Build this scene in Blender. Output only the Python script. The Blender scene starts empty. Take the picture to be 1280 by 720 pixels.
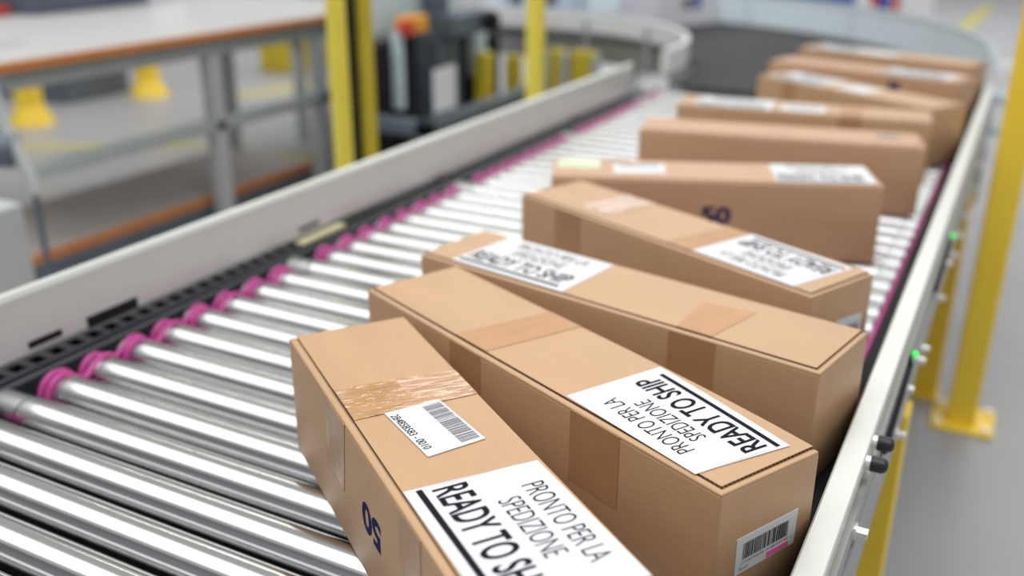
import bpy, bmesh, math, random
from mathutils import Vector, Matrix
random.seed(7)
S = bpy.context.scene
COL = S.collection
PI = math.pi

# ------------------------------------------------------------------ camera
F_PX = 1218.03
cam_d = bpy.data.cameras.new('camera')
cam = bpy.data.objects.new('camera', cam_d)
COL.objects.link(cam)
cam_d.sensor_width = 36.0
cam_d.lens = 36.0 * F_PX / 1280.0
R_ = (0.8867720, 0.4621867, 0.0043346)
U_ = (-0.1735111, 0.3241847, 0.9299453)
F_ = (-0.4284031, 0.8254016, -0.3676725)
cam.matrix_world = Matrix(((R_[0], U_[0], -F_[0], 0), (R_[1], U_[1], -F_[1], 0),
                           (R_[2], U_[2], -F_[2], 0.61885), (0, 0, 0, 1)))
cam_d.clip_start = 0.02
cam_d.clip_end = 200
cam_d.dof.use_dof = True
cam_d.dof.focus_distance = 0.93
cam_d.dof.aperture_fstop = 2.2
S.camera = cam

# ------------------------------------------------------------------ light
S.view_settings.view_transform = 'Standard'
S.view_settings.look = 'None'
S.view_settings.gamma = 1
S.view_settings.use_curve_mapping = False
S.view_settings.exposure = 0.18
W = bpy.data.worlds.new('hall_air')
S.world = W
W.use_nodes = True
W.node_tree.nodes['Background'].inputs[0].default_value = (1.0, 0.985, 0.95, 1)
W.node_tree.nodes['Background'].inputs[1].default_value = 0.54


def area(name, loc, sx, sy, power, color=(1, 1, 1), rot=(0, 0, 0)):
    d = bpy.data.lights.new(name, 'AREA')
    d.shape = 'RECTANGLE'
    d.size = sx
    d.size_y = sy
    d.energy = power
    d.color = color
    o = bpy.data.objects.new(name, d)
    o.location = loc
    o.rotation_euler = rot
    COL.objects.link(o)
    return o


# roof light strips of the hall: a wide skylight over the conveyor, a narrow lamp row and an added fill further on
area('overhead_light', (-1.5, 0.3, 4.6), 14.0, 4.0, 345, (0.98, 0.99, 1.0))
area('overhead_light', (-2.0, 12.0, 5.0), 14.0, 6.0, 460, (0.98, 0.99, 1.0))  # added fill light, brightens the far floor and background
area('lamp_row', (-2.0, 7.6, 4.6), 14.0, 0.20, 120, (1.0, 0.96, 0.84))


# ------------------------------------------------------------------ materials
def mat(name, col, rough=0.5, metal=0.0, var=0.0, vscale=8.0, bump=0.0, bscale=60.0,
        stretch=(1, 1, 1), coat=0.0, spec=None):
    m = bpy.data.materials.new(name)
    m.use_nodes = True
    nt = m.node_tree
    b = nt.nodes['Principled BSDF']
    b.inputs['Roughness'].default_value = rough
    b.inputs['Metallic'].default_value = metal
    if coat:
        b.inputs['Coat Weight'].default_value = coat
        b.inputs['Coat Roughness'].default_value = 0.1
    if spec is not None:
        b.inputs['Specular IOR Level'].default_value = spec
    tc = nt.nodes.new('ShaderNodeTexCoord')
    mp = nt.nodes.new('ShaderNodeMapping')
    mp.inputs['Scale'].default_value = stretch
    nt.links.new(tc.outputs['Object'], mp.inputs[0])
    n = nt.nodes.new('ShaderNodeTexNoise')
    n.inputs['Scale'].default_value = vscale
    n.inputs['Detail'].default_value = 5
    nt.links.new(mp.outputs[0], n.inputs['Vector'])
    r = nt.nodes.new('ShaderNodeValToRGB')
    lo = [max(0, c * (1 - var)) for c in col]
    hi = [min(1, c * (1 + var)) for c in col]
    r.color_ramp.elements[0].position = 0.3
    r.color_ramp.elements[1].position = 0.7
    r.color_ramp.elements[0].color = (*lo, 1)
    r.color_ramp.elements[1].color = (*hi, 1)
    nt.links.new(n.outputs['Fac'], r.inputs[0])
    nt.links.new(r.outputs[0], b.inputs['Base Color'])
    if bump:
        n2 = nt.nodes.new('ShaderNodeTexNoise')
        n2.inputs['Scale'].default_value = bscale
        n2.inputs['Detail'].default_value = 3
        nt.links.new(mp.outputs[0], n2.inputs['Vector'])
        bp = nt.nodes.new('ShaderNodeBump')
        bp.inputs['Strength'].default_value = bump
        bp.inputs['Distance'].default_value = 0.002
        nt.links.new(n2.outputs['Fac'], bp.inputs['Height'])
        nt.links.new(bp.outputs[0], b.inputs['Normal'])
    return m


M = {}
M['board'] = mat('kraft_cardboard', (0.535, 0.330, 0.182), 0.45, var=0.05, vscale=22, bump=0.12, bscale=350,
                 stretch=(0.25, 1, 1), spec=0.5)
M['board_pink'] = mat('pinkish_cardboard', (0.560, 0.330, 0.196), 0.45, var=0.05, vscale=22, bump=0.12, bscale=350,
                      stretch=(0.25, 1, 1), spec=0.5)
M['tape'] = mat('brown_packing_tape', (0.48, 0.245, 0.10), 0.34, var=0.10, vscale=30, bump=0.35, bscale=90,
                stretch=(1, 0.35, 0.35), spec=0.35)
M['tape_wrinkled'] = mat('wrinkled_packing_tape', (0.52, 0.27, 0.12), 0.05, var=0.12, vscale=60, bump=0.5,
                         bscale=190, stretch=(1, 0.22, 0.22), spec=0.9, coat=1.0)
M['tape_side'] = mat('side_packing_tape', (0.47, 0.265, 0.13), 0.26, var=0.04, vscale=30, bump=0.35, bscale=90,
                     stretch=(1, 1, 0.3), spec=0.5)
M['paper'] = mat('white_label_paper', (0.72, 0.735, 0.76), 0.45, var=0.01, bump=0.05, bscale=25)
M['ink'] = mat('black_ink', (0.014, 0.014, 0.020), 0.9, spec=0.1)
M['crease'] = mat('pale_grey_crease', (0.50, 0.51, 0.54), 0.6)
M['greyink'] = mat('grey_ink', (0.20, 0.20, 0.22), 0.6)
M['blueink'] = mat('blue_ink', (0.022, 0.022, 0.10), 0.9, spec=0.1)
M['pinkink'] = mat('pink_highlight', (0.85, 0.16, 0.38), 0.6)
M['magenta'] = mat('magenta_rubber', (0.50, 0.055, 0.27), 0.42, var=0.05)
M['steel'] = mat('zinc_roller_steel', (0.52, 0.525, 0.53), 0.17, metal=1.0, var=0.02, vscale=9, stretch=(0.3, 1, 1))
M['steelend'] = mat('crimped_roller_steel', (0.52, 0.54, 0.55), 0.34, metal=1.0, var=0.10, vscale=25)
M['alu'] = mat('anodised_aluminium', (0.68, 0.70, 0.67), 0.38, metal=0.35, var=0.02, vscale=3)
M['alu_dark'] = mat('grey_aluminium', (0.42, 0.43, 0.43), 0.4, metal=0.5, var=0.04)
M['whiteplastic'] = mat('white_guard', (0.88, 0.89, 0.90), 0.35, var=0.01)
M['bluewhite'] = mat('bluish_white_guard', (0.90, 0.96, 0.98), 0.3, var=0.03, vscale=2)
M['black'] = mat('black_plastic', (0.015, 0.015, 0.018), 0.6, var=0.1, spec=0.15)
M['duct'] = mat('dark_grey_duct', (0.045, 0.050, 0.058), 0.42, var=0.12, vscale=30)
M['darkgap'] = mat('dark_metal_and_gap_shade', (0.035, 0.035, 0.033), 0.6, var=0.1)
M['belt'] = mat('dark_grey_belt', (0.058, 0.060, 0.064), 0.8, var=0.05, vscale=4, bump=0.1, bscale=200, spec=0.15)
M['yellow'] = mat('yellow_paint', (0.98, 0.68, 0.05), 0.38, var=0.04, vscale=6)
M['lemon'] = mat('lemon_yellow_paint', (0.92, 0.77, 0.09), 0.38, var=0.04, vscale=6)
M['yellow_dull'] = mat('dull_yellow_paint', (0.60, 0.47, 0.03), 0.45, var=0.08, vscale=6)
M['cream'] = mat('cream_plastic', (0.66, 0.62, 0.38), 0.4)
M['concrete'] = mat('grey_concrete', (0.36, 0.365, 0.385), 0.42, var=0.09, vscale=1.6, bump=0.05, bscale=30)
M['wallpaint'] = mat('pale_wall_paint', (0.36, 0.37, 0.39), 0.6, var=0.06, vscale=0.4)
M['line'] = mat('yellow_floor_line', (0.52, 0.47, 0.10), 0.5, var=0.1)
M['whiteline'] = mat('white_floor_line', (0.58, 0.58, 0.58), 0.5, var=0.05)
M['laminate'] = mat('white_laminate', (0.58, 0.58, 0.575), 0.35, var=0.03, vscale=1.5)
M['shelfboard'] = mat('pale_grey_board', (0.42, 0.38, 0.36), 0.5, var=0.08, vscale=2)
M['edging'] = mat('orange_edging', (0.56, 0.20, 0.055), 0.5, var=0.05)
M['greypaint'] = mat('grey_green_paint', (0.40, 0.44, 0.44), 0.4, var=0.04)
M['lightgrey'] = mat('light_grey_paint', (0.50, 0.53, 0.53), 0.4, var=0.03)
M['slate'] = mat('slate_blue_metal', (0.12, 0.15, 0.18), 0.4, metal=0.2, var=0.15)
M['teal'] = mat('pale_teal_panel', (0.62, 0.74, 0.78), 0.35, var=0.06)
M['orange'] = mat('orange_plastic', (0.85, 0.38, 0.03), 0.35)
M['red'] = mat('red_plastic', (0.62, 0.06, 0.04), 0.35)
M['blue'] = mat('blue_print', (0.03, 0.09, 0.42), 0.4)
M['bolt'] = mat('bright_bolt', (0.86, 0.86, 0.84), 0.3, metal=0.5)
M['rubber'] = mat('black_rubber', (0.020, 0.020, 0.022), 0.35)
M['cartonwhite'] = mat('white_carton', (0.76, 0.77, 0.82), 0.5, var=0.02)
M['cartonblue'] = mat('pale_blue_carton', (0.62, 0.72, 0.86), 0.5, var=0.02)
M['cloth'] = mat('dark_blue_cloth', (0.085, 0.10, 0.14), 0.7, var=0.15)
M['olive'] = mat('olive_sheet', (0.10, 0.085, 0.03), 0.6, var=0.2)
M['greendecal'] = mat('pale_green_film', (0.66, 0.72, 0.48), 0.3, var=0.12, vscale=40)
m = bpy.data.materials.new('green_led')
m.use_nodes = True
m.node_tree.nodes['Principled BSDF'].inputs['Base Color'].default_value = (0.05, 0.6, 0.1, 1)
m.node_tree.nodes['Principled BSDF'].inputs['Emission Color'].default_value = (0.08, 0.9, 0.15, 1)
m.node_tree.nodes['Principled BSDF'].inputs['Emission Strength'].default_value = 0.8
M['led'] = m
# corrugated board edge: light and dark flutes along the box
m = bpy.data.materials.new('corrugated_edge')
m.use_nodes = True
nt = m.node_tree
b = nt.nodes['Principled BSDF']
b.inputs['Roughness'].default_value = 0.8
tc = nt.nodes.new('ShaderNodeTexCoord')
wv = nt.nodes.new('ShaderNodeTexWave')
wv.bands_direction = 'DIAGONAL'
wv.inputs['Scale'].default_value = 120
wv.inputs['Distortion'].default_value = 0.6
rp = nt.nodes.new('ShaderNodeValToRGB')
rp.color_ramp.elements[0].position = 0.35
rp.color_ramp.elements[1].position = 0.75
rp.color_ramp.elements[0].color = (0.060, 0.032, 0.016, 1)
rp.color_ramp.elements[1].color = (0.24, 0.135, 0.07, 1)
nt.links.new(tc.outputs['Object'], wv.inputs['Vector'])
nt.links.new(wv.outputs['Fac'], rp.inputs[0])
nt.links.new(rp.outputs[0], b.inputs['Base Color'])
M['flute'] = m


nt = M['bluewhite'].node_tree                            # frosted polycarbonate lets light through
tb = nt.nodes.new('ShaderNodeBsdfTranslucent')
tb.inputs['Color'].default_value = (0.88, 0.95, 0.99, 1)
mx = nt.nodes.new('ShaderNodeMixShader')
mx.inputs[0].default_value = 0.5
nt.links.new(nt.nodes['Principled BSDF'].outputs[0], mx.inputs[1])
nt.links.new(tb.outputs[0], mx.inputs[2])
nt.links.new(mx.outputs[0], nt.nodes['Material Output'].inputs['Surface'])


# ------------------------------------------------------------------ mesh helpers
def link(name, bm, mats, parent=None, smooth=False):
    me = bpy.data.meshes.new(name)
    bmesh.ops.recalc_face_normals(bm, faces=bm.faces)
    bm.to_mesh(me)
    bm.free()
    if not isinstance(mats, (list, tuple)):
        mats = [mats]
    for q in mats:
        me.materials.append(q)
    if smooth:
        for f in me.polygons:
            f.use_smooth = True
        try:
            me.set_sharp_from_angle(angle=math.radians(40))
        except Exception:
            pass
    o = bpy.data.objects.new(name, me)
    COL.objects.link(o)
    if parent is not None:
        o.parent = parent
    return o


def thing(name, label, cat, loc=(0, 0, 0), rz=0.0, group=None):
    o = bpy.data.objects.new(name, None)
    o.empty_display_size = 0.05
    COL.objects.link(o)
    o.location = loc
    o.rotation_euler = (0, 0, rz)
    tag(o, label, cat, group)
    return o


def tag(o, label, cat, group=None):
    o['label'] = label
    o['category'] = cat
    if group:
        o['group'] = group
    return o


def NB():
    return bmesh.new()


def bx(bm, x0, x1, y0, y1, z0, z1, bev=0.0, seg=2, mi=0):
    r = bmesh.ops.create_cube(bm, size=1.0)
    vs = r['verts']
    for v in vs:
        v.co = Vector(((x0 + x1) / 2 + v.co.x * (x1 - x0), (y0 + y1) / 2 + v.co.y * (y1 - y0),
                       (z0 + z1) / 2 + v.co.z * (z1 - z0)))
    fs = set(f for v in vs for f in v.link_faces)
    for f in fs:
        f.material_index = mi
    if bev:
        es = list(set(e for v in vs for e in v.link_edges))
        bmesh.ops.bevel(bm, geom=es, offset=bev, segments=seg, affect='EDGES', profile=0.5, clamp_overlap=True)
    return vs


def cyl(bm, a, b_, r, r2=None, n=20, mi=0, caps=True):
    a = Vector(a)
    b_ = Vector(b_)
    d = b_ - a
    q = d.to_track_quat('Z', 'Y').to_matrix().to_4x4()
    mt = Matrix.Translation((a + b_) / 2) @ q
    rr = bmesh.ops.create_cone(bm, cap_ends=caps, segments=n, radius1=r, radius2=r if r2 is None else r2,
                               depth=d.length, matrix=mt)
    for f in set(f for v in rr['verts'] for f in v.link_faces):
        f.material_index = mi
    return rr['verts']


def lathe_x(bm, prof, y, z, n=48, mi=0):
    """prof: (x, radius) pairs, revolved about the x axis through (y, z)"""
    rings = []
    for (x, r) in prof:
        rings.append([bm.verts.new((x, y + r * math.cos(2 * PI * k / n), z + r * math.sin(2 * PI * k / n)))
                      for k in range(n)])
    for a, b_ in zip(rings, rings[1:]):
        for k in range(n):
            f = bm.faces.new((a[k], a[(k + 1) % n], b_[(k + 1) % n], b_[k]))
            f.material_index = mi
    bm.faces.new(rings[0])
    bm.faces.new(rings[-1])


def tube(bm, pts, r, n=8, closed=False, mi=0):
    P = [Vector(q) for q in pts]
    rings = []
    N = len(P)
    for i in range(N):
        if closed:
            d = (P[(i + 1) % N] - P[i - 1]).normalized()
        else:
            d = (P[min(i + 1, N - 1)] - P[max(i - 1, 0)]).normalized()
        up = Vector((1, 0, 0)) if abs(d.x) < 0.9 else Vector((0, 0, 1))
        s = d.cross(up).normalized()
        t = d.cross(s).normalized()
        rings.append([bm.verts.new(P[i] + s * r * math.cos(2 * PI * k / n) + t * r * math.sin(2 * PI * k / n))
                      for k in range(n)])
    pairs = [(rings[i], rings[i + 1]) for i in range(N - 1)]
    if closed:
        pairs.append((rings[-1], rings[0]))
    for a, b_ in pairs:
        for k in range(n):
            f = bm.faces.new((a[k], a[(k + 1) % n], b_[(k + 1) % n], b_[k]))
            f.material_index = mi
    if not closed:
        bm.faces.new(rings[0])
        bm.faces.new(rings[-1])


def extrude_y(bm, prof, y0, y1, mi=0):
    """closed (x, z) profile extruded along y"""
    a = [bm.verts.new((x, y0, z)) for x, z in prof]
    b_ = [bm.verts.new((x, y1, z)) for x, z in prof]
    n = len(prof)
    for k in range(n):
        f = bm.faces.new((a[k], a[(k + 1) % n], b_[(k + 1) % n], b_[k]))
        f.material_index = mi
    bm.faces.new(a).material_index = mi
    bm.faces.new(b_).material_index = mi


def ring_sector(bm, cx, cy, r0, r1, z0, z1, a0, a1, n=48, mi=0):
    """solid sector of a ring"""
    rows = []
    for i in range(n + 1):
        a = a0 + (a1 - a0) * i / n
        c, s = math.cos(a), math.sin(a)
        rows.append([bm.verts.new((cx + r * c, cy + r * s, z)) for r, z in ((r0, z0), (r1, z0), (r1, z1), (r0, z1))])
    for a, b_ in zip(rows, rows[1:]):
        for k in range(4):
            bm.faces.new((a[k], a[(k + 1) % 4], b_[(k + 1) % 4], b_[k])).material_index = mi
    bm.faces.new(rows[0])
    bm.faces.new(rows[-1])


# ------------------------------------------------------------------ the hall (setting)
FZ = -0.75
bm = NB()
bx(bm, -16, 6, -4, 34, FZ - 0.1, FZ)
o = link('floor', bm, M['concrete'])
o['kind'] = 'structure'


def wall(name, x0, x1, y0, y1):
    bm = NB()
    bx(bm, x0, x1, y0, y1, FZ, 5.5)
    o = link(name, bm, M['wallpaint'])
    o['kind'] = 'structure'


wall('wall_back', -16, 6, 34, 34.2)
wall('wall_front', -16, 6, -4.2, -4)
wall('wall_left', -16.2, -16, -4, 34)
wall('wall_right', 6, 6.2, -4, 34)


def floor_line(pts, w, m, label, z=FZ):
    (x0, y0), (x1, y1) = pts
    d = Vector((x1 - x0, y1 - y0, 0)).normalized()
    n = Vector((-d.y, d.x, 0)) * w / 2
    bm = NB()
    lo = [Vector((x0, y0, z)) - n, Vector((x1, y1, z)) - n, Vector((x1, y1, z)) + n, Vector((x0, y0, z)) + n]
    a = [bm.verts.new(v + Vector((0, 0, 0.0))) for v in lo]
    b_ = [bm.verts.new(v + Vector((0, 0, 0.002))) for v in lo]
    for k in range(4):
        bm.faces.new((a[k], a[(k + 1) % 4], b_[(k + 1) % 4], b_[k]))
    bm.faces.new(a)
    bm.faces.new(b_)
    o = link('floor_marking', bm, M[m])
    tag(o, label, 'floor marking')
    return o


floor_line(((-0.80, 11.6), (-0.62, 16.2)), 0.16, 'line', 'short yellow stripe painted on the floor at the top right')
floor_line(((-0.75, 10.1), (0.9, 10.6)), 0.30, 'whiteline', 'pale stripe painted on the floor at the right edge')
floor_line(((-5.6, 3.5), (-4.1, 4.4)), 0.10, 'line', 'yellow floor line beside the bollard seen under the workbench')
floor_line(((-5.3, 5.3), (-5.0, 6.6)), 0.14, 'line', 'yellow floor line seen between the workbench legs')
floor_line(((-4.1, 4.2), (-3.5, 4.35)), 0.08, 'line', 'faint yellow floor line behind the middle workbench leg')

# ------------------------------------------------------------------ roller conveyor
Y0, Y1 = -0.25, 3.36
PITCH = 0.0678
conv = thing('roller_conveyor', 'long straight conveyor of shiny steel rollers with magenta drive bands, carrying brown cartons',
             'conveyor', (-0.65, 1.5, FZ))


def part(name, bm, m, parent=conv, smooth=False, label=None):
    """part given in world coordinates, stored relative to its thing"""
    o = link(name, bm, m, None, smooth)
    if parent.parent is None:
        off = Matrix.Translation(parent.location) @ parent.rotation_euler.to_matrix().to_4x4()
    else:
        pp = parent.parent
        off = Matrix.Translation(pp.location) @ pp.rotation_euler.to_matrix().to_4x4()
    o.data.transform(off.inverted())
    o.parent = parent
    if label:
        o['label'] = label
    return o


RR = 0.0288
rollers = []
k0, k1 = -13, 38
for k in range(k0, k1 + 1):
    y = 0.73 + k * PITCH
    bm = NB()
    xl = -1.150 if k % 9 else -1.163
    lathe_x(bm, [(xl, RR - 0.005), (xl + 0.002, RR - 0.003), (-1.113, RR - 0.003), (-1.111, RR - 0.001), (-1.106, RR)], y, -RR, mi=1)
    lathe_x(bm, [(-1.106, RR), (-1.09, RR), (-0.9, RR), (-0.3, RR), (-0.18, RR), (-0.176, RR)], y, -RR, mi=0)
    lathe_x(bm, [(-0.176, RR), (-0.173, RR - 0.002), (-0.146, RR - 0.002), (-0.144, RR - 0.005)], y, -RR, mi=1)
    cyl(bm, (xl - 0.03, y, -RR), (xl, y, -RR), 0.006, n=10, mi=1)
    cyl(bm, (-0.146, y, -RR), (-0.118, y, -RR), 0.006, n=10, mi=1)
    rollers.append(part('roller', bm, [M['steel'], M['steelend']], conv, True))
for k in range(k0, k1):
    if k % 9 == 0 or (k + 1) % 9 == 0:
        # single idle ring beside a zone break
        kk = k + 1 if k % 9 == 0 else k
        y = 0.73 + kk * PITCH
        xb = -1.139 if k % 2 == 0 else -1.124
        bm = NB()
        tube(bm, [(xb, y + (RR - 0.0008) * math.cos(a * PI / 12), -RR + (RR - 0.0008) * math.sin(a * PI / 12)) for a in range(24)],
             0.0054, 8, True)
        part('drive_band', bm, M['magenta'], conv, True)
        continue
    ya = 0.73 + k * PITCH
    yb = ya + PITCH
    xb = -1.139 if k % 2 == 0 else -1.124
    r = (RR - 0.0008)
    pts = []
    for a in range(13):
        t = PI / 2 + PI * a / 12
        pts.append((xb, ya + r * math.cos(t), -RR + r * math.sin(t)))
    for a in range(13):
        t = -PI / 2 + PI * a / 12
        pts.append((xb, yb + r * math.cos(t), -RR + r * math.sin(t)))
    # the upper strand sags a little between the two rollers
    pts.append((xb, (ya + yb) / 2, -RR + r - 0.020))
    bm = NB()
    tube(bm, pts, 0.0054, 8, True)
    part('drive_band', bm, M['magenta'], conv, True)

# pink cord and black channel on the right
bm = NB()
tube(bm, [(-0.1385, 1.36, -0.0045), (-0.1385, 1.8, -0.0045), (-0.1385, 2.2, -0.0045), (-0.1385, Y1 - 0.02, -0.0045)], 0.0042, 10)
part('drive_cord', bm, M['magenta'], conv, True)
bm = NB()
extrude_y(bm, [(-0.116, -0.055), (-0.1062, -0.055), (-0.1058, 0.058), (-0.1070, 0.058), (-0.1085, -0.0012), (-0.134, -0.0012),
               (-0.134, -0.012), (-0.116, -0.012)], Y0, 3.58)
part('inner_channel', bm, M['black'], conv)

# right guard rail: flat pale top, slotted outer side
bm = NB()
extrude_y(bm, [(-0.1055, 0.058), (-0.1055, 0.073), (-0.1035, 0.075), (-0.0800, 0.075), (-0.0785, 0.0735),
               (-0.0785, 0.058)], Y0, 3.60)
part('guard_rail', bm, M['alu'], conv)
bm = NB()
extrude_y(bm, [(-0.1045, 0.058), (-0.080, 0.058), (-0.080, 0.050), (-0.086, 0.050), (-0.086, 0.040),
               (-0.074, 0.040), (-0.074, 0.012), (-0.086, 0.012), (-0.086, 0.000), (-0.072, 0.000),
               (-0.072, -0.045), (-0.076, -0.045), (-0.076, -0.13), (-0.1045, -0.13)], Y0, 3.60)
part('side_frame', bm, M['alu_dark'], conv)
bm = NB()
extrude_y(bm, [(-0.0855, 0.041), (-0.0855, 0.049), (-0.0805, 0.049), (-0.0805, 0.041)], Y0, 3.60)
part('trim_strip', bm, M['cream'], conv, label='thin beige strip along the outer side')
bm = NB()
extrude_y(bm, [(-0.0855, 0.001), (-0.0855, 0.011), (-0.0835, 0.011), (-0.0835, 0.001)], Y0, 3.60)
part('slot', bm, M['black'], conv, label='black slot along the outer side')


def bolt(y, z, x=-0.074, r=0.006, ln=0.012):
    bm = NB()
    cyl(bm, (x, y, z), (x + 0.003, y, z), r * 1.5, n=16)
    cyl(bm, (x + 0.003, y, z), (x + ln, y, z), r, n=6)
    part('bolt', bm, M['bolt'], conv)


for (y, z) in [(0.911, 0.018), (1.332, -0.083), (1.334, -0.011), (1.539, -0.054), (1.605, -0.061), (1.943, -0.093),
               (1.995, -0.038), (2.306, -0.12), (2.384, -0.095), (2.633, -0.117), (2.933, -0.118), (3.048, -0.077),
               (3.189, -0.037)]:
    bolt(y, z, -0.0745, 0.0065, 0.014)
for (y, z) in ((0.972, 0.066), (1.020, 0.066)):             # black rubber bumpers on short studs
    bm = NB()
    cyl(bm, (-0.080, y, z), (-0.072, y, z), 0.0075, n=14, mi=1)
    prof = [(-0.0735, 0.0080), (-0.072, 0.0088), (-0.062, 0.0086), (-0.058, 0.0070), (-0.0560, 0.0040), (-0.0556, 0.001)]
    lathe_x(bm, prof, y, z, 18, 0)
    part('bumper', bm, [M['rubber'], M['bolt']], conv, True)
for y in (1.35, 1.94):
    bm = NB()
    bx(bm, -0.0765, -0.070, y - 0.012, y + 0.014, 0.016, 0.038, 0.002, 2)
    sn = part('sensor', bm, M['black'], conv)
    bm = NB()
    bmesh.ops.create_icosphere(bm, subdivisions=2, radius=0.0055, matrix=Matrix.Translation((-0.068, y, 0.036)))
    part('indicator_light', bm, M['led'], sn, True, label='glowing green indicator')
    bm = NB()
    tube(bm, [(-0.070, y - 0.012, 0.026), (-0.070, y - 0.10, 0.020), (-0.070, y - 0.25, 0.012)], 0.0035, 8)
    part('sensor_cable', bm, M['black'], sn, True)

# left side: slotted cable duct, inner black channel, guard panel on posts
bm = NB()
xs = [-1.222, -1.212, -1.187, -1.176]
yy = Y0
sl = 0.0336
while yy < 3.2:
    for (xa, xb_, ya, yb) in ((xs[0], xs[3], yy, yy + 0.013), (xs[0], xs[1], yy + 0.013, yy + sl),
                              (xs[2], xs[3], yy + 0.013, yy + sl)):
        vs = [bm.verts.new(c) for c in ((xa, ya, 0.0), (xb_, ya, 0.0), (xb_, yb, 0.0), (xa, yb, 0.0))]
        bm.faces.new(vs)
    yy += sl
bmesh.ops.remove_doubles(bm, verts=bm.verts, dist=1e-5)
r = bmesh.ops.extrude_face_region(bm, geom=bm.faces[:])
for v in [g for g in r['geom'] if isinstance(g, bmesh.types.BMVert)]:
    v.co.z -= 0.004
part('cable_duct_cover', bm, M['duct'], conv, label='dark grey cover with a row of square slots')
bm = NB()
extrude_y(bm, [(-1.222, -0.05), (-1.222, -0.004), (-1.219, -0.004), (-1.219, -0.045), (-1.179, -0.045),
               (-1.179, -0.004), (-1.176, -0.004), (-1.176, -0.05)], Y0, 3.2)
part('cable_duct', bm, M['black'], conv)
bm = NB()
extrude_y(bm, [(-1.174, -0.10), (-1.174, -0.006), (-1.170, -0.003), (-1.164, -0.006), (-1.164, -0.012),
               (-1.170, -0.014), (-1.170, -0.10)], Y0, 3.4)
part('inner_channel', bm, M['duct'], conv)
bm = NB()
extrude_y(bm, [(-1.245, -0.10), (-1.245, 0.0), (-1.225, 0.0), (-1.225, -0.10)], Y0, 3.4)
part('side_frame', bm, M['alu_dark'], conv)
bm = NB()
extrude_y(bm, [(-1.205, 0.014), (-1.199, 0.014), (-1.2005, 0.060), (-1.2035, 0.098), (-1.207, 0.1045),
               (-1.216, 0.107), (-1.220, 0.104), (-1.220, 0.014)], Y0, 3.22)
part('guard_rail', bm, M['alu'], conv)
for (ya, yb, za, zb) in ((0.806, 0.862, 0.020, 0.030), (1.409, 1.471, 0.021, 0.028), (0.908, 1.005, 0.012, 0.030)):
    bm = NB()
    bx(bm, -1.1995, -1.1965, ya, yb, za, zb, 0.001, 1)
    part('rail_clip', bm, M['black'], conv, label='small black clip low on the left guard rail')
bm = NB()
bx(bm, -1.196, -1.176, 1.39, 1.53, 0.0, 0.008, 0.0035, 3)
part('reflector_cover', bm, M['cream'], conv, label='cream plastic strip beside the left guard rail')
for y in (0.35, 1.95, 2.75):
    bm = NB()
    bx(bm, -1.216, -1.206, y - 0.02, y + 0.02, -0.03, 0.02, 0.001, 1)
    part('rail_post', bm, M['alu_dark'], conv)
bm = NB()
bx(bm, -1.17, -0.118, Y0, 3.36, -0.095, -0.085)
part('gap_shade_sheet', bm, M['darkgap'], conv)  # added dark sheet, gives the gaps between the rollers their shade


def yellow_leg(x0, x1, y, lab=None):
    bm = NB()
    bx(bm, x0, x1, y - 0.03, y + 0.03, FZ + 0.008, -0.131 if x0 > -0.5 else -0.10, 0.003, 1)
    bx(bm, x0 - 0.02, x1 + 0.004, y - 0.05, y + 0.05, FZ, FZ + 0.008, 0.001, 1)
    part('leg', bm, M['yellow'], conv)


for y in (0.2, 1.52, 2.9):
    yellow_leg(-0.142, -0.068, y)
    yellow_leg(-1.225, -1.160, y)

# ------------------------------------------------------------------ curved belt conveyor
CX, CY = -2.15, 3.60
curve = thing('belt_conveyor', 'curved dark grey belt conveyor with white side guards behind the cartons', 'conveyor',
              (CX, CY, FZ))
bm = NB()
ring_sector(bm, CX, CY, 1.0, 2.04, -0.012, -0.001, -0.11, PI / 2, 40)
bx(bm, -4.3, CX, CY + 1.0, CY + 2.04, -0.012, -0.001)
part('belt', bm, M['belt'], curve)
bm = NB()
ring_sector(bm, CX, CY, 1.0, 2.04, -0.12, -0.014, 0.0, PI / 2, 40)
bx(bm, -4.3, CX, CY + 1.0, CY + 2.04, -0.12, -0.014)
part('belt_bed', bm, M['alu_dark'], curve)
bm = NB()
ring_sector(bm, CX, CY, 2.045, 2.057, -0.02, 0.150, 0.0, PI / 2, 48)
bx(bm, -4.3, CX, CY + 2.045, CY + 2.057, -0.02, 0.150)
part('outer_guard', bm, M['bluewhite'], curve, True)
bm = NB()
ring_sector(bm, CX, CY, 2.04, 2.062, 0.150, 0.160, 0.0, PI / 2, 48)
bx(bm, -4.3, CX, CY + 2.04, CY + 2.062, 0.150, 0.160)
part('guard_cap', bm, M['bluewhite'], curve, True)
bm = NB()
ring_sector(bm, CX, CY, 2.06, 2.08, -0.34, -0.02, 0.0, PI / 2, 48)
part('side_skirt', bm, M['alu_dark'], curve, True)
bm = NB()
ring_sector(bm, CX, CY, 0.955, 0.975, 0.030, 0.118, -0.10, PI / 2, 40)
bx(bm, -4.0, CX, CY + 0.955, CY + 0.975, 0.030, 0.118, 0.002, 1)
part('inner_guard', bm, M['whiteplastic'], curve, True)
for a in (0.05, 0.45, 0.9, 1.35):
    bm = NB()
    c, s = math.cos(a), math.sin(a)
    cyl(bm, (CX + 0.945 * c, CY + 0.945 * s, -0.14), (CX + 0.945 * c, CY + 0.945 * s, 0.09), 0.010, n=10)
    part('guard_post', bm, M['greypaint'], curve, True)
for a in (0.15, 0.5, 0.85, 1.2):
    bm = NB()
    c, s = math.cos(a), math.sin(a)
    cyl(bm, (CX + 2.068 * c, CY + 2.068 * s, -0.05), (CX + 2.068 * c, CY + 2.068 * s, 0.14), 0.009, n=10)
    part('guard_post', bm, M['lightgrey'], curve, True)
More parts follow.
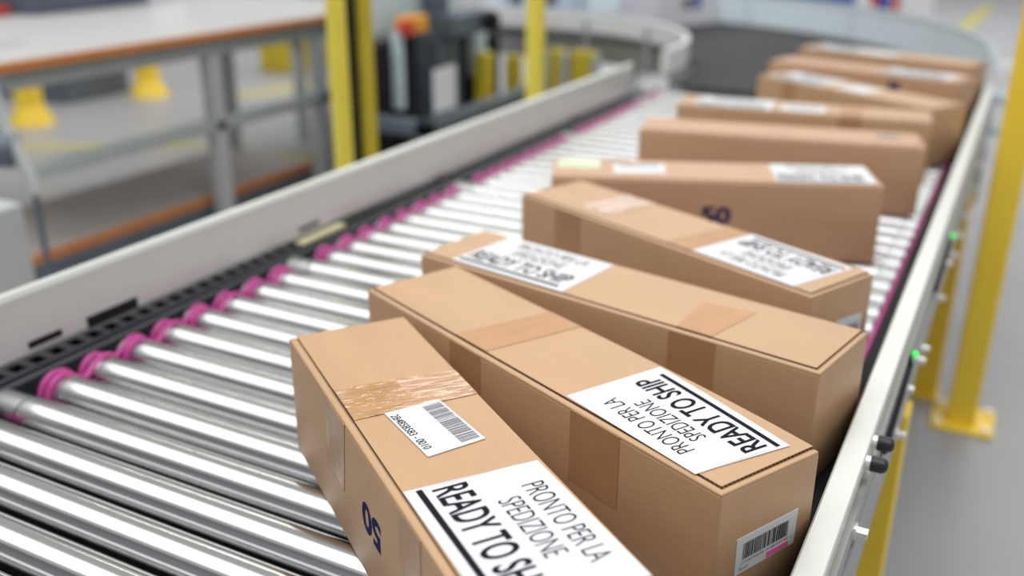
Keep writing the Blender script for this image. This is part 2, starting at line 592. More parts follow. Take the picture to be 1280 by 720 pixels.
for (x, y) in ((-0.22, 3.75), (-1.25, 3.68), (-0.8, 5.05), (-2.1, 4.7), (-2.1, 5.6), (-3.9, 4.7), (-3.9, 5.6)):
    bm = NB()
    bx(bm, x - 0.03, x + 0.03, y - 0.03, y + 0.03, FZ, -0.12, 0.003, 1)
    part('leg', bm, M['greypaint'], curve)
for (z, y0_, y1_) in ((0.02, 3.62, 3.70), (-0.09, 3.64, 3.72)):
    bm = NB()
    bx(bm, -0.095, 0.02, y0_, y1_, z - 0.02, z + 0.012, 0.004, 2)
    part('bracket', bm, M['teal'], curve)

# ------------------------------------------------------------------ cartons
BL, BW, BH = 0.600, 0.1415, 0.1483
LIDT = 0.0032


class Carton:
    def __init__(self, label, x, y, rz, board='board', dzC=0.0):
        self.root = thing('cardboard_box', label, 'box', (x, y, 0), rz, 'long brown cartons on the conveyor')
        self.dz = dzC
        self.board = board
        self.body()

    def warp(self, bm):
        for v in bm.verts:
            s = v.co.x / BL
            t = v.co.y / BW
            h = max(0.0, min(1.0, v.co.z / BH))
            v.co.z += self.dz * (max(0, s) ** 5) * max(0, t) * h
            v.co.x -= BL / 2
            v.co.y -= BW / 2

    def add(self, name, bm, mats, parent=None, label=None, smooth=False):
        self.warp(bm)
        o = link(name, bm, mats, parent or self.root, smooth)
        if label:
            o['label'] = label
        return o

    def body(self):
        bm = NB()
        bx(bm, 0, BL, 0, BW, 0.0005, BH - LIDT, 0.0028, 3)
        # folded hem ridge along the near long edge and the near end
        bx(bm, 0.001, BL - 0.0035, 0.0004, 0.0085, BH - 0.006, BH - 0.0011, 0.0018, 3)
        bx(bm, BL - 0.0062, BL - 0.0003, 0.0006, BW - 0.0015, BH - 0.006, BH - 0.0012, 0.0014, 3)
        for i in range(1, 12):
            bmesh.ops.bisect_plane(bm, geom=bm.verts[:] + bm.edges[:] + bm.faces[:], plane_co=(BL * i / 12, 0, 0),
                                   plane_no=(1, 0, 0))
        self.add('carton_body', bm, M[self.board], smooth=True)
        bm = NB()
        bx(bm, 0.0008, BL - 0.0085, 0.0098, BW - 0.0003, BH - LIDT - 0.0008, BH, 0.0)
        for i in range(1, 12):
            bmesh.ops.bisect_plane(bm, geom=bm.verts[:] + bm.edges[:] + bm.faces[:], plane_co=(BL * i / 12, 0, 0),
                                   plane_no=(1, 0, 0))
        bm.normal_update()
        for f in bm.faces:
            c = f.calc_center_median()
            f.material_index = 1 if (c.y < 0.0105 or c.x > BL - 0.0095) and abs(f.normal.z) < 0.5 else 0
        self.add('lid', bm, [M[self.board], M['flute']])

    def patch(self, name, q, m, z=0.0006, parent=None, label=None, nx=10, ny=4, face='top', th=0.0005, wob=0.0):
        """thin sheet with four corners given in the box's own metres on a face"""
        bm = NB()
        g = []
        for lay in (0, 1):
            rows = []
            for i in range(nx + 1):
                row = []
                for j in range(ny + 1):
                    a, b_ = i / nx, j / ny
                    u = (q[0][0] * (1 - a) + q[1][0] * a) * (1 - b_) + (q[3][0] * (1 - a) + q[2][0] * a) * b_
                    w = (q[0][1] * (1 - a) + q[1][1] * a) * (1 - b_) + (q[3][1] * (1 - a) + q[2][1] * a) * b_
                    d = z - (0 if lay == 0 else th)
                    if wob:
                        d += wob * random.random()
                    if face == 'top':
                        co = (u, w, BH + d)
                    elif face == 'side':
                        co = (u, -d, w)
                    else:
                        co = (BL + d, u, w)
                    row.append(bm.verts.new(co))
                rows.append(row)
            g.append(rows)
            for i in range(nx):
                for j in range(ny):
                    bm.faces.new((rows[i][j], rows[i + 1][j], rows[i + 1][j + 1], rows[i][j + 1]))
        a, b_ = g
        for i in range(nx):
            bm.faces.new((a[i][0], a[i + 1][0], b_[i + 1][0], b_[i][0]))
            bm.faces.new((a[i][ny], a[i + 1][ny], b_[i + 1][ny], b_[i][ny]))
        for j in range(ny):
            bm.faces.new((a[0][j], a[0][j + 1], b_[0][j + 1], b_[0][j]))
            bm.faces.new((a[nx][j], a[nx][j + 1], b_[nx][j + 1], b_[nx][j]))
        return self.add(name, bm, m, parent, label)

    def text_mesh(self, s, bold=0.0):
        c = bpy.data.curves.new('lettering', 'FONT')
        c.body = s
        c.size = 1.0
        c.offset = bold
        c.resolution_u = 4
        c.space_character = 0.98
        ob = bpy.data.objects.new('lettering', c)
        COL.objects.link(ob)
        dg = bpy.context.evaluated_depsgraph_get()
        me = bpy.data.meshes.new_from_object(ob.evaluated_get(dg))
        bpy.data.objects.remove(ob)
        bpy.data.curves.remove(c)
        return me

    def text(self, s, org, ax, up, w, h, m, parent, bold=0.0, face='top', z=0.0009, name='lettering'):
        """org: bottom-left of the line in face metres, ax/up: unit directions in the face"""
        me = self.text_mesh(s, bold)
        bm = NB()
        bm.from_mesh(me)
        bpy.data.meshes.remove(me)
        xs_ = [v.co.x for v in bm.verts]
        ys_ = [v.co.y for v in bm.verts]
        x0, x1, y0, y1 = min(xs_), max(xs_), min(ys_), max(ys_)
        for v in bm.verts:
            a = (v.co.x - x0) / (x1 - x0) * w
            b_ = (v.co.y - y0) / (y1 - y0) * h
            u = org[0] + ax[0] * a + up[0] * b_
            q = org[1] + ax[1] * a + up[1] * b_
            v.co = Vector((u, q, BH + z)) if face == 'top' else (Vector((u, -z, q)) if face == 'side' else Vector((BL + z, u, q)))
        return self.add(name, bm, m, parent)

    def bars(self, org, ax, up, ln, h, m, parent, n=34, face='top', z=0.0009, sd=3):
        rnd = random.Random(sd)
        bm = NB()
        a = 0.0
        unit = ln / (n * 3.05)
        while a < ln:
            w = unit * rnd.choice((0.9, 0.9, 1.5, 2.6))
            vs = []
            for (p, q) in ((a, 0), (min(a + w, ln), 0), (min(a + w, ln), h), (a, h)):
                u = org[0] + ax[0] * p + up[0] * q
                t = org[1] + ax[1] * p + up[1] * q
                vs.append(bm.verts.new((u, t, BH + z) if face == 'top' else ((u, -z, t) if face == 'side' else (BL + z, u, t))))
            bm.faces.new(vs)
            a += w + unit * rnd.choice((1.0, 1.4, 2.0, 1.0))
        return self.add('barcode', bm, m, parent)

    def ship_label(self, q, flip):
        """q: four corners s,t; first pair is the edge beside the underline, read left to right from the far end"""
        lab = self.patch('shipping_label', q, M['paper'])
        c = [Vector((a, b_)) for a, b_ in q]           # c0 far/near side, c1 near end/near side, c2, c3
        if not flip:
            o, ex, ey = c[0], (c[1] - c[0]), (c[3] - c[0])
        else:
            o, ex, ey = c[2], (c[3] - c[2]), (c[1] - c[2])
        w, h = ex.length, ey.length
        ax = ex.normalized()
        up = Vector((-ax.y, ax.x))
        k = w / 0.187

        def P(a, b_):
            v = o + ax * a * k + up * b_ * (h / 0.129)
            return (v.x, v.y)
        kh = h / 0.129
        self.text('READY TO SHIP', P(0.009, 0.0225), ax, up, 0.163 * k, 0.0335 * kh, M['ink'], lab, 0.016)
        self.text('SPEDIZIONE', P(0.049, 0.0665), ax, up, 0.087 * k, 0.0215 * kh, M['ink'], lab, -0.010)
        self.text('PRONTO PER LA', P(0.037, 0.0955), ax, up, 0.119 * k, 0.0215 * kh, M['ink'], lab, -0.010)
        u0, u1, u2, u3 = P(0.004, 0.0100), P(0.172, 0.0100), P(0.172, 0.0158), P(0.004, 0.0158)
        self.patch('underline', [u0, u1, u2, u3], M['ink'], z=0.0010, parent=lab, nx=8, ny=1, th=0.0003)
        e0, e1, e2, e3 = P(0.0035, 0.030), P(0.0040, 0.030), P(0.0040, 0.122), P(0.0035, 0.122)
        self.patch('fold_line', [e0, e1, e2, e3], M['crease'], z=0.0008, parent=lab, nx=1, ny=4, th=0.0002)
        return lab


R = math.radians
# 1 nearest
b1 = Carton('nearest brown carton, wrinkled clear tape band and small barcode sticker beside its shipping label',
            -0.4222, 0.6738, -0.6380)
b1.patch('packing_tape', [(0.151, 0.0098), (0.222, 0.0098), (0.2225, 0.1412), (0.163, 0.1412)], M['tape_wrinkled'], nx=34, ny=12,
         wob=0.0007, label='shiny wrinkled tape band')
b1.patch('packing_tape', [(0.150, 0.146), (0.222, 0.146), (0.205, 0.060), (0.143, 0.070)], M['tape_side'], face='side')
b1.patch('packing_tape', [(0.372, 0.146), (0.428, 0.146), (0.425, 0.062), (0.377, 0.070)], M['tape_side'], face='side')
b1.ship_label([(0.360, 0.0100), (0.5455, 0.0125), (0.5455, 0.1405), (0.3635, 0.1378)], False)
st = b1.patch('barcode_sticker', [(0.2223, 0.0405), (0.3166, 0.0500), (0.309, 0.1110), (0.2175, 0.1002)], M['paper'],
              z=0.0011)
sa = Vector((0.9943, 0.105)).normalized()
su = Vector((-sa.y, sa.x))
b1.bars((0.2265, 0.0790), sa, su, 0.082, 0.0200, M['greyink'], st, 26, z=0.0014)
b1.text('2B485B583 - 0010', (0.2305, 0.0435), sa, su, 0.074, 0.0085, M['ink'], st, z=0.0014)
b1.text('50', (0.322, 0.092), Vector((-1, 0)), Vector((0, -1)), 0.056, 0.034, M['blueink'], b1.root, 0.035, 'side', z=0.0002,
        name='printed_number')
# 2
b2 = Carton('second brown carton from the front, with a barcode sticker on its near end',
            -0.4115, 0.9038, -0.4275, dzC=-0.0085)
b2.ship_label([(0.3838, 0.0115), (0.5650, 0.0055), (0.5800, 0.1215), (0.3942, 0.1385)], True)
b2.patch('packing_tape', [(0.1877, 0.0100), (0.2480, 0.0100), (0.2620, 0.1412), (0.2053, 0.1412)], M['tape'], nx=14, ny=20)
b2.patch('packing_tape', [(0.404, 0.146), (0.475, 0.146), (0.475, 0.065), (0.404, 0.065)], M['tape_side'], face='side')
b2.patch('packing_tape', [(0.19, 0.146), (0.25, 0.146), (0.25, 0.07), (0.19, 0.07)], M['tape_side'], face='side')
st = b2.patch('barcode_sticker', [(0.0290, 0.0490), (0.1160, 0.0489), (0.1170, 0.0900), (0.0281, 0.0897)], M['paper'],
              face='end')
b2.bars((0.038, 0.064), Vector((1, 0)), Vector((0, 1)), 0.066, 0.018, M['ink'], st, 32, face='end', sd=5)
b2.text('GT 21 8507 52201508    SA 1085475045 70407 11', (0.036, 0.0590), Vector((1, 0)), Vector((0, 1)), 0.074, 0.0028,
        M['greyink'], st, face='end')
b2.text('Bauteil', (0.035, 0.0530), Vector((1, 0)), Vector((0, 1)), 0.012, 0.0030, M['greyink'], st, face='end')
b2.patch('highlighted_strip', [(0.074, 0.0505), (0.106, 0.0505), (0.106, 0.0570), (0.074, 0.0570)], M['pinkink'],
         face='end', z=0.0010, th=0.0003, parent=st, nx=2, ny=1, label='pink printed strip')
# 3
b3 = Carton('third brown carton from the front, shipping label at its far left end',
            -0.4188, 1.1218, -0.2038)
b3.ship_label([(0.0513, 0.0105), (0.2450, 0.0102), (0.2415, 0.1385), (0.0536, 0.1398)], False)
b3.patch('packing_tape', [(0.4161, 0.0100), (0.4640, 0.0100), (0.4718, 0.1102), (0.4036, 0.0980)], M['tape'], nx=14, ny=16)
b3.patch('packing_tape', [(0.412, 0.146), (0.474, 0.146), (0.474, 0.050), (0.412, 0.050)], M['tape_side'], face='side')
# 4
b4 = Carton('fourth brown carton from the front, upside-down shipping label at its near right end',
            -0.4378, 1.4004, -0.4260)
b4.ship_label([(0.3834, 0.0130), (0.5640, 0.0100), (0.5720, 0.1326), (0.3899, 0.1412)], True)
b4.patch('packing_tape', [(0.118, 0.035), (0.185, 0.035), (0.185, 0.141), (0.118, 0.141)], M['tape_wrinkled'], nx=22, ny=10,
         wob=0.0004)
b4.patch('packing_tape', [(0.333, 0.0100), (0.380, 0.0100), (0.383, 0.1412), (0.345, 0.1412)], M['tape'])
b4.patch('packing_tape', [(0.092, 0.146), (0.155, 0.146), (0.155, 0.07), (0.092, 0.07)], M['tape_side'], face='side')
st = b4.patch('barcode_sticker', [(0.064, 0.045), (0.124, 0.045), (0.124, 0.094), (0.064, 0.097)], M['paper'], face='end')
b4.bars((0.072, 0.065), Vector((1, 0)), Vector((0, 1)), 0.045, 0.018, M['greyink'], st, 18, face='end', sd=9)
# 5
b5 = Carton('fifth brown carton from the front, with a shipping label at its right end',
            -0.4918, 1.7644, 0.3917, 'board_pink')
b5.ship_label([(0.4120, 0.0102), (0.5900, 0.0110), (0.5960, 0.1405), (0.4142, 0.1405)], False)
st = b5.patch('barcode_sticker', [(0.1165, 0.0390), (0.2139, 0.0500), (0.2123, 0.1220), (0.1140, 0.1060)], M['paper'])
b5.bars((0.128, 0.085), Vector((1, 0.1)).normalized(), Vector((-0.1, 1)).normalized(), 0.075, 0.018, M['greyink'], st, 24)
b5.patch('packing_tape', [(0.008, 0.070), (0.090, 0.070), (0.090, 0.140), (0.008, 0.140)], M['greendecal'], nx=14, ny=14,
         wob=0.0004, label='pale greenish glossy film')
b5.text('50', (0.2774, 0.0670), Vector((1, 0)), Vector((0, 1)), 0.055, 0.034, M['blueink'], b5.root, 0.04, 'side', z=0.0002,
        name='printed_number')
# 6
b6 = Carton('plain brown carton with faint print and no label, sixth from the front', -0.4625, 2.1731, 0.1940, 'board_pink')
b6.bars((0.283, 0.056), Vector((1, 0)), Vector((0, 1)), 0.045, 0.012, M['greyink'], b6.root, 10, z=0.0003)
lg = b6.patch('printed_mark', [(0.500, 0.075), (0.560, 0.080), (0.545, 0.108), (0.515, 0.106)], M['greyink'], z=0.0003,
              th=0.0002, nx=2, ny=1)
# 7
b7 = Carton('brown carton with two white labels at its left end, seventh from the front', -0.4746, 2.4750, 0.1150)
b7.ship_label([(0.0380, 0.0102), (0.2290, 0.0102), (0.2290, 0.1390), (0.0380, 0.1390)], False)
st = b7.patch('barcode_sticker', [(0.250, 0.020), (0.355, 0.020), (0.355, 0.108), (0.250, 0.108)], M['paper'])
b7.bars((0.262, 0.055), Vector((1, 0)), Vector((0, 1)), 0.08, 0.03, M['greyink'], st, 24)
b7.patch('packing_tape', [(0.392, 0.0100), (0.444, 0.0100), (0.444, 0.1412), (0.392, 0.1412)], M['tape'])
b7.patch('packing_tape', [(0.392, 0.146), (0.444, 0.146), (0.444, 0.07), (0.392, 0.07)], M['tape_side'], face='side')


def place_by_near_corner(x, y, deg):
    t = R(deg)
    u = Vector((math.cos(t), math.sin(t)))
    v = Vector((-math.sin(t), math.cos(t)))
    c = Vector((x, y)) - u * BL / 2 + v * BW / 2
    return c.x, c.y, t


# 8
x, y, t = place_by_near_corner(-0.190, 2.605, -32)
b8 = Carton('slanted brown carton with two white labels and a lit end face, eighth from the front', x, y, t)
b8.ship_label([(0.030, 0.0102), (0.222, 0.0102), (0.222, 0.1390), (0.030, 0.1390)], False)
b8.patch('barcode_sticker', [(0.262, 0.035), (0.365, 0.030), (0.365, 0.120), (0.262, 0.120)], M['paper'])
b8.patch('packing_tape', [(0.105, 0.146), (0.150, 0.146), (0.150, 0.07), (0.105, 0.07)], M['tape_side'], face='side')
# 9
x, y, t = place_by_near_corner(-0.158, 3.060, -15)
b9 = Carton('brown carton with a white label at its right end, second from the back', x, y, t, 'board_pink')
b9.ship_label([(0.352, 0.0102), (0.560, 0.0102), (0.560, 0.1390), (0.352, 0.1390)], False)
b9.patch('printed_mark', [(0.395, 0.100), (0.430, 0.100), (0.430, 0.128), (0.395, 0.128)], M['blueink'], z=0.0003,
         th=0.0002, nx=2, ny=1, face='side')
# 10
x, y, t = place_by_near_corner(-0.156, 3.40, -19)
b10 = Carton('farthest brown carton, only a strip of its labelled lid showing', x, y, t)
b10.ship_label([(0.030, 0.0102), (0.215, 0.0102), (0.215, 0.1390), (0.030, 0.1390)], False)
b10.patch('barcode_sticker', [(0.225, 0.02), (0.330, 0.02), (0.330, 0.120), (0.225, 0.120)], M['paper'])

# ------------------------------------------------------------------ yellow posts
t_ = thing('guard_post', 'yellow steel guard post on a square foot plate, right of the conveyor', 'post', (0.014, 2.76, FZ))
bm = NB()
bx(bm, -0.03, 0.046, 2.725, 2.80, FZ + 0.012, 1.5, 0.006, 2)
part('post', bm, M['yellow'], t_)
bm = NB()
bx(bm, -0.068, 0.095, 2.68, 2.845, FZ, FZ + 0.012, 0.003, 1)
part('foot_plate', bm, M['yellow'], t_)
for (x, y) in ((-0.05, 2.70), (0.076, 2.70), (0.076, 2.825), (-0.05, 2.825)):
    bm = NB()
    cyl(bm, (x, y, FZ + 0.012), (x, y, FZ + 0.022), 0.010, n=6)
    part('anchor_bolt', bm, M['bolt'], t_)


def ypost(x, y, w, d, label, m='lemon'):
    t = thing('guard_post', label, 'post', (x, y, FZ))
    bm = NB()
    bx(bm, x - w / 2, x + w / 2, y - d / 2, y + d / 2, FZ + 0.01, 1.5, 0.006, 2)
    part('post', bm, M[m], t)
    bm = NB()
    bx(bm, x - w / 2 - 0.04, x + w / 2 + 0.04, y - d / 2 - 0.001, y + d / 2 + 0.001, FZ, FZ + 0.01)
    part('foot_plate', bm, M[m], t)


ypost(-1.60, 2.090, 0.036, 0.045, 'left one of the close pair of yellow posts beside the workbench')
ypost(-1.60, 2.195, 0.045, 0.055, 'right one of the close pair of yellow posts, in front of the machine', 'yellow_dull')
ypost(-1.60, 3.26, 0.055, 0.055, 'single yellow post to the right of the dark machine')
bm = NB()
bx(bm, -1.615, -1.590, 2.1145, 2.162, FZ, 1.4, 0.002, 1)
tag(link('dark_gap_sheet', bm, M['black']), 'narrow black sheet standing in for the dark gap between the close pair of yellow posts', 'panel')  # black sheet added in place of the dark gap


def bollard(x, y, r, h, label):
    t = thing('bollard', label, 'bollard', (x, y, FZ))
    bm = NB()
    cyl(bm, (x, y, FZ), (x, y, FZ + h), r, n=20)
    part('post', bm, M['yellow'], t, True)
    bm = NB()
    cyl(bm, (x, y, FZ), (x, y, FZ + 0.12), r * 1.7, r * 1.02, n=20)
    part('base_cone', bm, M['yellow'], t, True)


bollard(-5.75, 4.20, 0.085, 1.75, 'yellow bollard with a flared base, seen through the left of the workbench')
bollard(-5.85, 5.30, 0.085, 1.10, 'yellow bollard seen under the middle of the workbench')

# ------------------------------------------------------------------ workbench
wb = thing('workbench', 'long white workbench with orange edging and a grey steel frame', 'workbench', (-3.3, 2.9, FZ))
bm = NB()
bx(bm, -4.25, -2.765, 1.93, 4.05, 0.127, 0.160, 0.003, 1)
part('tabletop', bm, M['laminate'], wb)
bm = NB()
bx(bm, -2.765, -2.750, 1.93, 4.05, 0.127, 0.159, 0.003, 1)
bx(bm, -4.25, -2.750, 1.918, 1.93, 0.127, 0.159, 0.003, 1)
part('edge_strip', bm, M['edging'], wb)
bm = NB()
bx(bm, -2.83, -2.79, 1.97, 4.0, 0.065, 0.127, 0.003, 1)
bx(bm, -4.2, -4.16, 1.97, 4.0, 0.065, 0.127, 0.003, 1)
bx(bm, -4.16, -2.83, 1.97, 2.01, 0.065, 0.127, 0.003, 1)
bx(bm, -4.16, -2.83, 3.96, 4.0, 0.065, 0.127, 0.003, 1)
part('frame', bm, M['greypaint'], wb)
for (x, y) in ((-2.81, 2.86), (-2.81, 3.52), (-3.6, 3.78), (-3.25, 2.0)):
    bm = NB()
    bx(bm, x - 0.03, x + 0.03, y - 0.03, y + 0.03, FZ, 0.055, 0.004, 1)
    part('leg', bm, M['lightgrey'], wb)
bm = NB()
bx(bm, -2.845, -2.800 + 0.02, 2.02, 3.9, -0.225, -0.185, 0.003, 1)
part('cross_bar', bm, M['greypaint'], wb)
bm = NB()
bx(bm, -3.40, -2.875, 1.96, 3.50, -0.535, -0.500, 0.003, 1)
sh = part('lower_shelf', bm, M['shelfboard'], wb)
bm = NB()
bx(bm, -2.875, -2.862, 1.96, 3.50, -0.535, -0.500, 0.002, 1)
part('edge_strip', bm, M['edging'], sh)
bm = NB()
bx(bm, -2.90, -2.86, 1.96, 3.50, -0.60, -0.536, 0.003, 1)
part('shelf_rail', bm, M['slate'], wb)
# things on the bench
bm = NB()
bx(bm, -3.16, -3.06, 1.96, 2.26, 0.160, 0.168, 0.002, 1)
tag(link('ruler', bm, M['lightgrey']), 'thin grey bar lying on the left end of the white workbench', 'ruler')


def crate(name, label, cat, x0, x1, y0, y1, z0, z1, body, lid):
    t = thing(name, label, cat, ((x0 + x1) / 2, (y0 + y1) / 2, z0))
    bm = NB()
    bx(bm, x0, x1, y0, y1, z0, z1 - 0.03, 0.012, 2)
    part('body', bm, M[body], t)
    bm = NB()
    bx(bm, x0 - 0.008, x1 + 0.008, y0 - 0.008, y1 + 0.008, z1 - 0.03, z1, 0.008, 2)
    part('lid', bm, M[lid], t)


crate('storage_box', 'long dark blue storage box at the back of the workbench, top left', 'box', -4.15, -3.80, 2.86, 3.52,
      0.160, 0.40, 'cloth', 'cloth')
crate('storage_box', 'small white storage box at the back of the workbench, right of the dark blue one', 'box', -4.12, -3.86,
      3.56, 3.80, 0.160, 0.38, 'cartonwhite', 'cartonwhite')
crate('storage_box', 'small red storage box at the back of the workbench, left of the dark blue one', 'box', -4.02, -3.90,
      2.70, 2.83, 0.160, 0.20, 'red', 'red')
# curved trolley frame at the far left
tr = thing('trolley', 'grey tubular trolley frame at the left edge, in front of the workbench', 'trolley', (-2.62, 1.75, FZ))
bm = NB()
tube(bm, [(-2.55, 1.75, 0.20), (-2.54, 1.75, 0.10), (-2.51, 1.75, 0.0), (-2.45, 1.75, -0.10), (-2.44, 1.75, -0.16)], 0.018, 12)
part('handle_tube', bm, M['lightgrey'], tr, True)
bm = NB()
cyl(bm, (-2.44, 1.75, -0.15), (-2.44, 1.75, FZ), 0.009, n=12)
part('leg', bm, M['slate'], tr, True)
bm = NB()
cyl(bm, (-2.54, 1.73, -0.04), (-2.50, 1.76, -0.04), 0.05, n=24)
part('reel', bm, M['slate'], tr, True)
pd = thing('pedestal', 'pale grey square pedestal at the left edge of the frame', 'pedestal', (-2.1, 1.38, FZ))
bm = NB()
bx(bm, -2.24, -2.075, 1.33, 1.45, FZ, -0.055, 0.006, 2)
part('column', bm, M['lightgrey'], pd)
bm = NB()
bx(bm, -2.26, -2.055, 1.31, 1.47, FZ, FZ + 0.02, 0.003, 1)
part('foot_plate', bm, M['lightgrey'], pd)
# things behind the bench
crate('tool_chest', 'low dark chest with a pale lid seen under the workbench', 'chest', -6.9, -6.1, 4.75, 5.35, FZ, -0.50,
      'slate', 'shelfboard')
crate('tool_chest', 'yellow chest seen under the right half of the workbench', 'chest', -5.9, -5.5, 6.6, 7.1, FZ, -0.35,
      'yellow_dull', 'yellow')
crate('grey_cabinet', 'slate grey cabinet behind the right end of the workbench', 'cabinet', -6.6, -6.1, 8.0, 9.2, FZ, 0.30,
      'slate', 'slate')

# ------------------------------------------------------------------ machine behind the posts
mc = thing('packing_machine', 'dark packing machine with pale panels and an orange switch box behind the yellow posts', 'machine',
           (-2.4, 3.6, FZ))
bm = NB()
bx(bm, -2.52, -2.05, 3.22, 4.45, FZ, -0.42, 0.01, 1)
part('base', bm, M['darkgap'], mc)
bm = NB()
bx(bm, -2.11, -2.05, 3.22, 4.45, -0.25, -0.19, 0.004, 1)
bx(bm, -2.52, -2.05, 3.22, 3.28, -0.25, -0.19, 0.004, 1)
part('cross_bar', bm, M['slate'], mc)
for (x, y) in ((-2.08, 3.25), (-2.08, 4.42), (-2.49, 3.25), (-2.49, 4.42)):
    bm = NB()
    bx(bm, x - 0.03, x + 0.03, y - 0.03, y + 0.03, -0.42, 0.9 if (y > 4 and x < -2.5) else -0.19, 0.004, 1)
    part('frame_post', bm, M['slate'], mc)
bm = NB()
bx(bm, -2.52, -2.48, 3.28, 4.40, -0.42, 0.06, 0.004, 1)
part('dark_backing', bm, M['black'], mc)  # added black sheet, keeps the view behind the machine dark
bm = NB()
bx(bm, -2.47, -2.30, 3.74, 3.92, -0.42, 0.10, 0.02, 2)
cyl(bm, (-2.39, 3.85, 0.10), (-2.39, 3.85, 0.34), 0.06, n=20)
part('motor', bm, M['slate'], mc)
bm = NB()
bx(bm, -2.34, -2.22, 3.74, 4.08, 0.07, 0.165, 0.01, 2)
part('arm', bm, M['slate'], mc)
bm = NB()
bx(bm, -2.36, -2.28, 3.47, 3.62, 0.105, 0.180, 0.012, 2)
sw = part('switch_box', bm, M['orange'], mc, label='orange switch box')
bm = NB()
cyl(bm, (-2.29, 3.435, 0.140), (-2.255, 3.425, 0.140), 0.032, n=20)
part('stop_button', bm, M['red'], sw, True, label='red push button')
for (x, y0_, y1_, z0, z1, m_) in ((-2.36, 3.32, 3.40, -0.42, 0.08, 'black'), (-2.36, 3.47, 3.60, -0.42, 0.10, 'black'),
                                  (-2.33, 3.43, 3.46, -0.20, 0.12, 'teal'), (-2.36, 4.12, 4.22, -0.16, 0.13, 'teal'),
                                  (-2.46, 3.38, 3.66, 0.10, 0.75, 'teal'), (-2.46, 3.70, 4.1, 0.10, 0.80, 'teal'),
                                  (-2.46, 4.15, 4.38, 0.02, 0.60, 'cartonwhite'), (-2.36, 4.26, 4.36, -0.42, 0.02, 'black')):
    bm = NB()
    bx(bm, x - 0.025, x + 0.025, y0_, y1_, z0, z1, 0.006, 1)
    part('panel', bm, M[m_], mc)
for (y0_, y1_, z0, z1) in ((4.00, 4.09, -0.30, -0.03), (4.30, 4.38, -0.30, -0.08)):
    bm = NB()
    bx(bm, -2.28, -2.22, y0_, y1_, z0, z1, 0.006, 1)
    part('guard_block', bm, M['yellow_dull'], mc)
bm = NB()
bx(bm, -2.30, -2.10, 3.29, 3.44, -0.42, -0.40, 0.002, 1)
part('tray', bm, M['slate'], mc)
bm = NB()
bmesh.ops.create_uvsphere(bm, u_segments=20, v_segments=12, radius=0.045, matrix=Matrix.Translation((-2.2, 4.02, 0.12)))
part('knob', bm, M['black'], mc, True)
bm = NB()
bx(bm, -2.05, -2.046, 3.27, 3.44, -0.16, 0.01, 0.001, 1)
tag(link('paper_sheet', bm, M['cartonwhite']), 'white paper sheet hanging on the front of the dark machine', 'paper')
bm = NB()
bmesh.ops.create_icosphere(bm, subdivisions=3, radius=0.06, matrix=Matrix.Diagonal((1.2, 1.5, 0.5, 1)))
rr = random.Random(4)
for v in bm.verts:
    v.co *= 1 + rr.uniform(-0.10, 0.10)
    v.co.z = max(0, v.co.z)
o = link('crumpled_paper', bm, M['cartonwhite'])
o.location = (-2.2, 3.36, -0.398)
tag(o, 'crumpled white paper lying on the tray of the dark machine', 'paper')
# yellow and grey equipment seen inside the curve
eq = thing('yellow_enclosure', 'dull yellow enclosure seen inside the bend of the belt conveyor', 'enclosure', (-1.93, 4.2, FZ))
for (x0, x1) in ((-2.01, -1.93), (-1.90, -1.77)):
    bm = NB()
    bx(bm, x0, x1, 4.24, 4.28, FZ + 0.1, -0.02, 0.01, 1)
    part('panel', bm, M['yellow_dull'], eq)
for x in (-2.02, -1.915, -1.76):
    bm = NB()
    bx(bm, x - 0.015, x + 0.015, 4.20, 4.24, FZ, -0.03, 0.004, 1)
    part('frame_post', bm, M['greypaint'], eq)

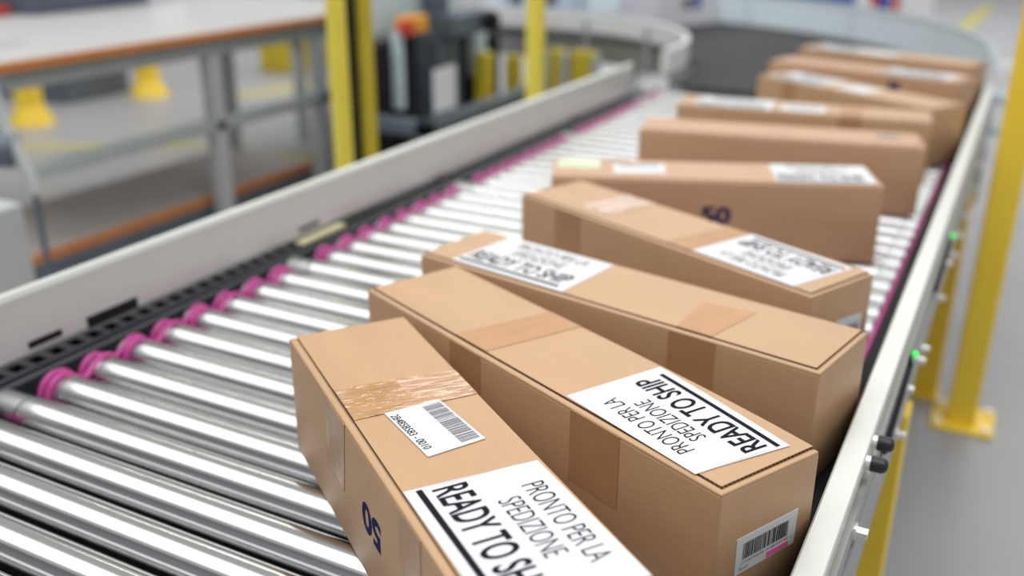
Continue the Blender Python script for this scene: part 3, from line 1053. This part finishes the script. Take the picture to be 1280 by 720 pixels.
# ------------------------------------------------------------------ cartons and panel at the far end
def white_carton(label, loc, rz, w, d, h, m, marks):
    t = thing('white_carton', label, 'carton', loc, rz)
    bm = NB()
    bx(bm, -w / 2, w / 2, -d / 2, d / 2, 0, h, 0.006, 2)
    o = link('carton_body', bm, M[m], t)
    for (x0, x1, z0, z1, mm) in marks:
        bm = NB()
        bx(bm, x0, x1, -d / 2 - 0.001, -d / 2, z0, z1)
        link('printed_mark', bm, M[mm], t)
    return t


white_carton('white carton standing on the dark belt at the far end', (-1.80, 5.33, 0.0), R(65), 0.48, 0.30, 0.30,
             'cartonwhite', [(-0.06, 0.02, 0.09, 0.15, 'greyink'), (0.03, 0.09, 0.09, 0.16, 'blue')])
white_carton('pale blue carton with dark marks behind the inner white guard', (-2.42, 5.05, 0.0), R(5), 0.42, 0.30, 0.32,
             'cartonblue', [(-0.15, -0.08, 0.10, 0.17, 'slate'), (-0.04, 0.02, 0.11, 0.16, 'blue'),
                            (0.06, 0.12, 0.10, 0.17, 'slate')])
pn = thing('display_panel', 'white panel with a blue bar and a red and blue mark behind the outer guard', 'panel', (-1.2, 7.0, FZ))
bm = NB()
bx(bm, -1.95, -0.60, 7.0, 7.08, FZ, 0.5, 0.01, 1)
part('board', bm, M['whiteplastic'], pn)
bm = NB()
bx(bm, -1.80, -1.08, 6.994, 7.0, -0.035, 0.10)
part('blue_bar', bm, M['blue'], pn, label='solid blue bar')
bm = NB()
for (pts, mi) in (([(-1.02, 0.10), (-0.97, 0.0), (-0.93, -0.03), (-0.93, 0.10)], 0),
                  ([(-0.93, 0.10), (-0.93, -0.045), (-0.86, -0.06), (-0.86, 0.10)], 1),
                  ([(-0.845, 0.10), (-0.845, -0.06), (-0.80, -0.07), (-0.80, 0.10)], 0)):
    a = [bm.verts.new((x, 6.994, z)) for x, z in pts]
    b_ = [bm.verts.new((x, 7.0, z)) for x, z in pts]
    n = len(pts)
    for k in range(n):
        bm.faces.new((a[k], a[(k + 1) % n], b_[(k + 1) % n], b_[k])).material_index = mi
    bm.faces.new(a).material_index = mi
    bm.faces.new(b_).material_index = mi
part('mark', bm, [M['red'], M['blue']], pn, label='red and blue mark')
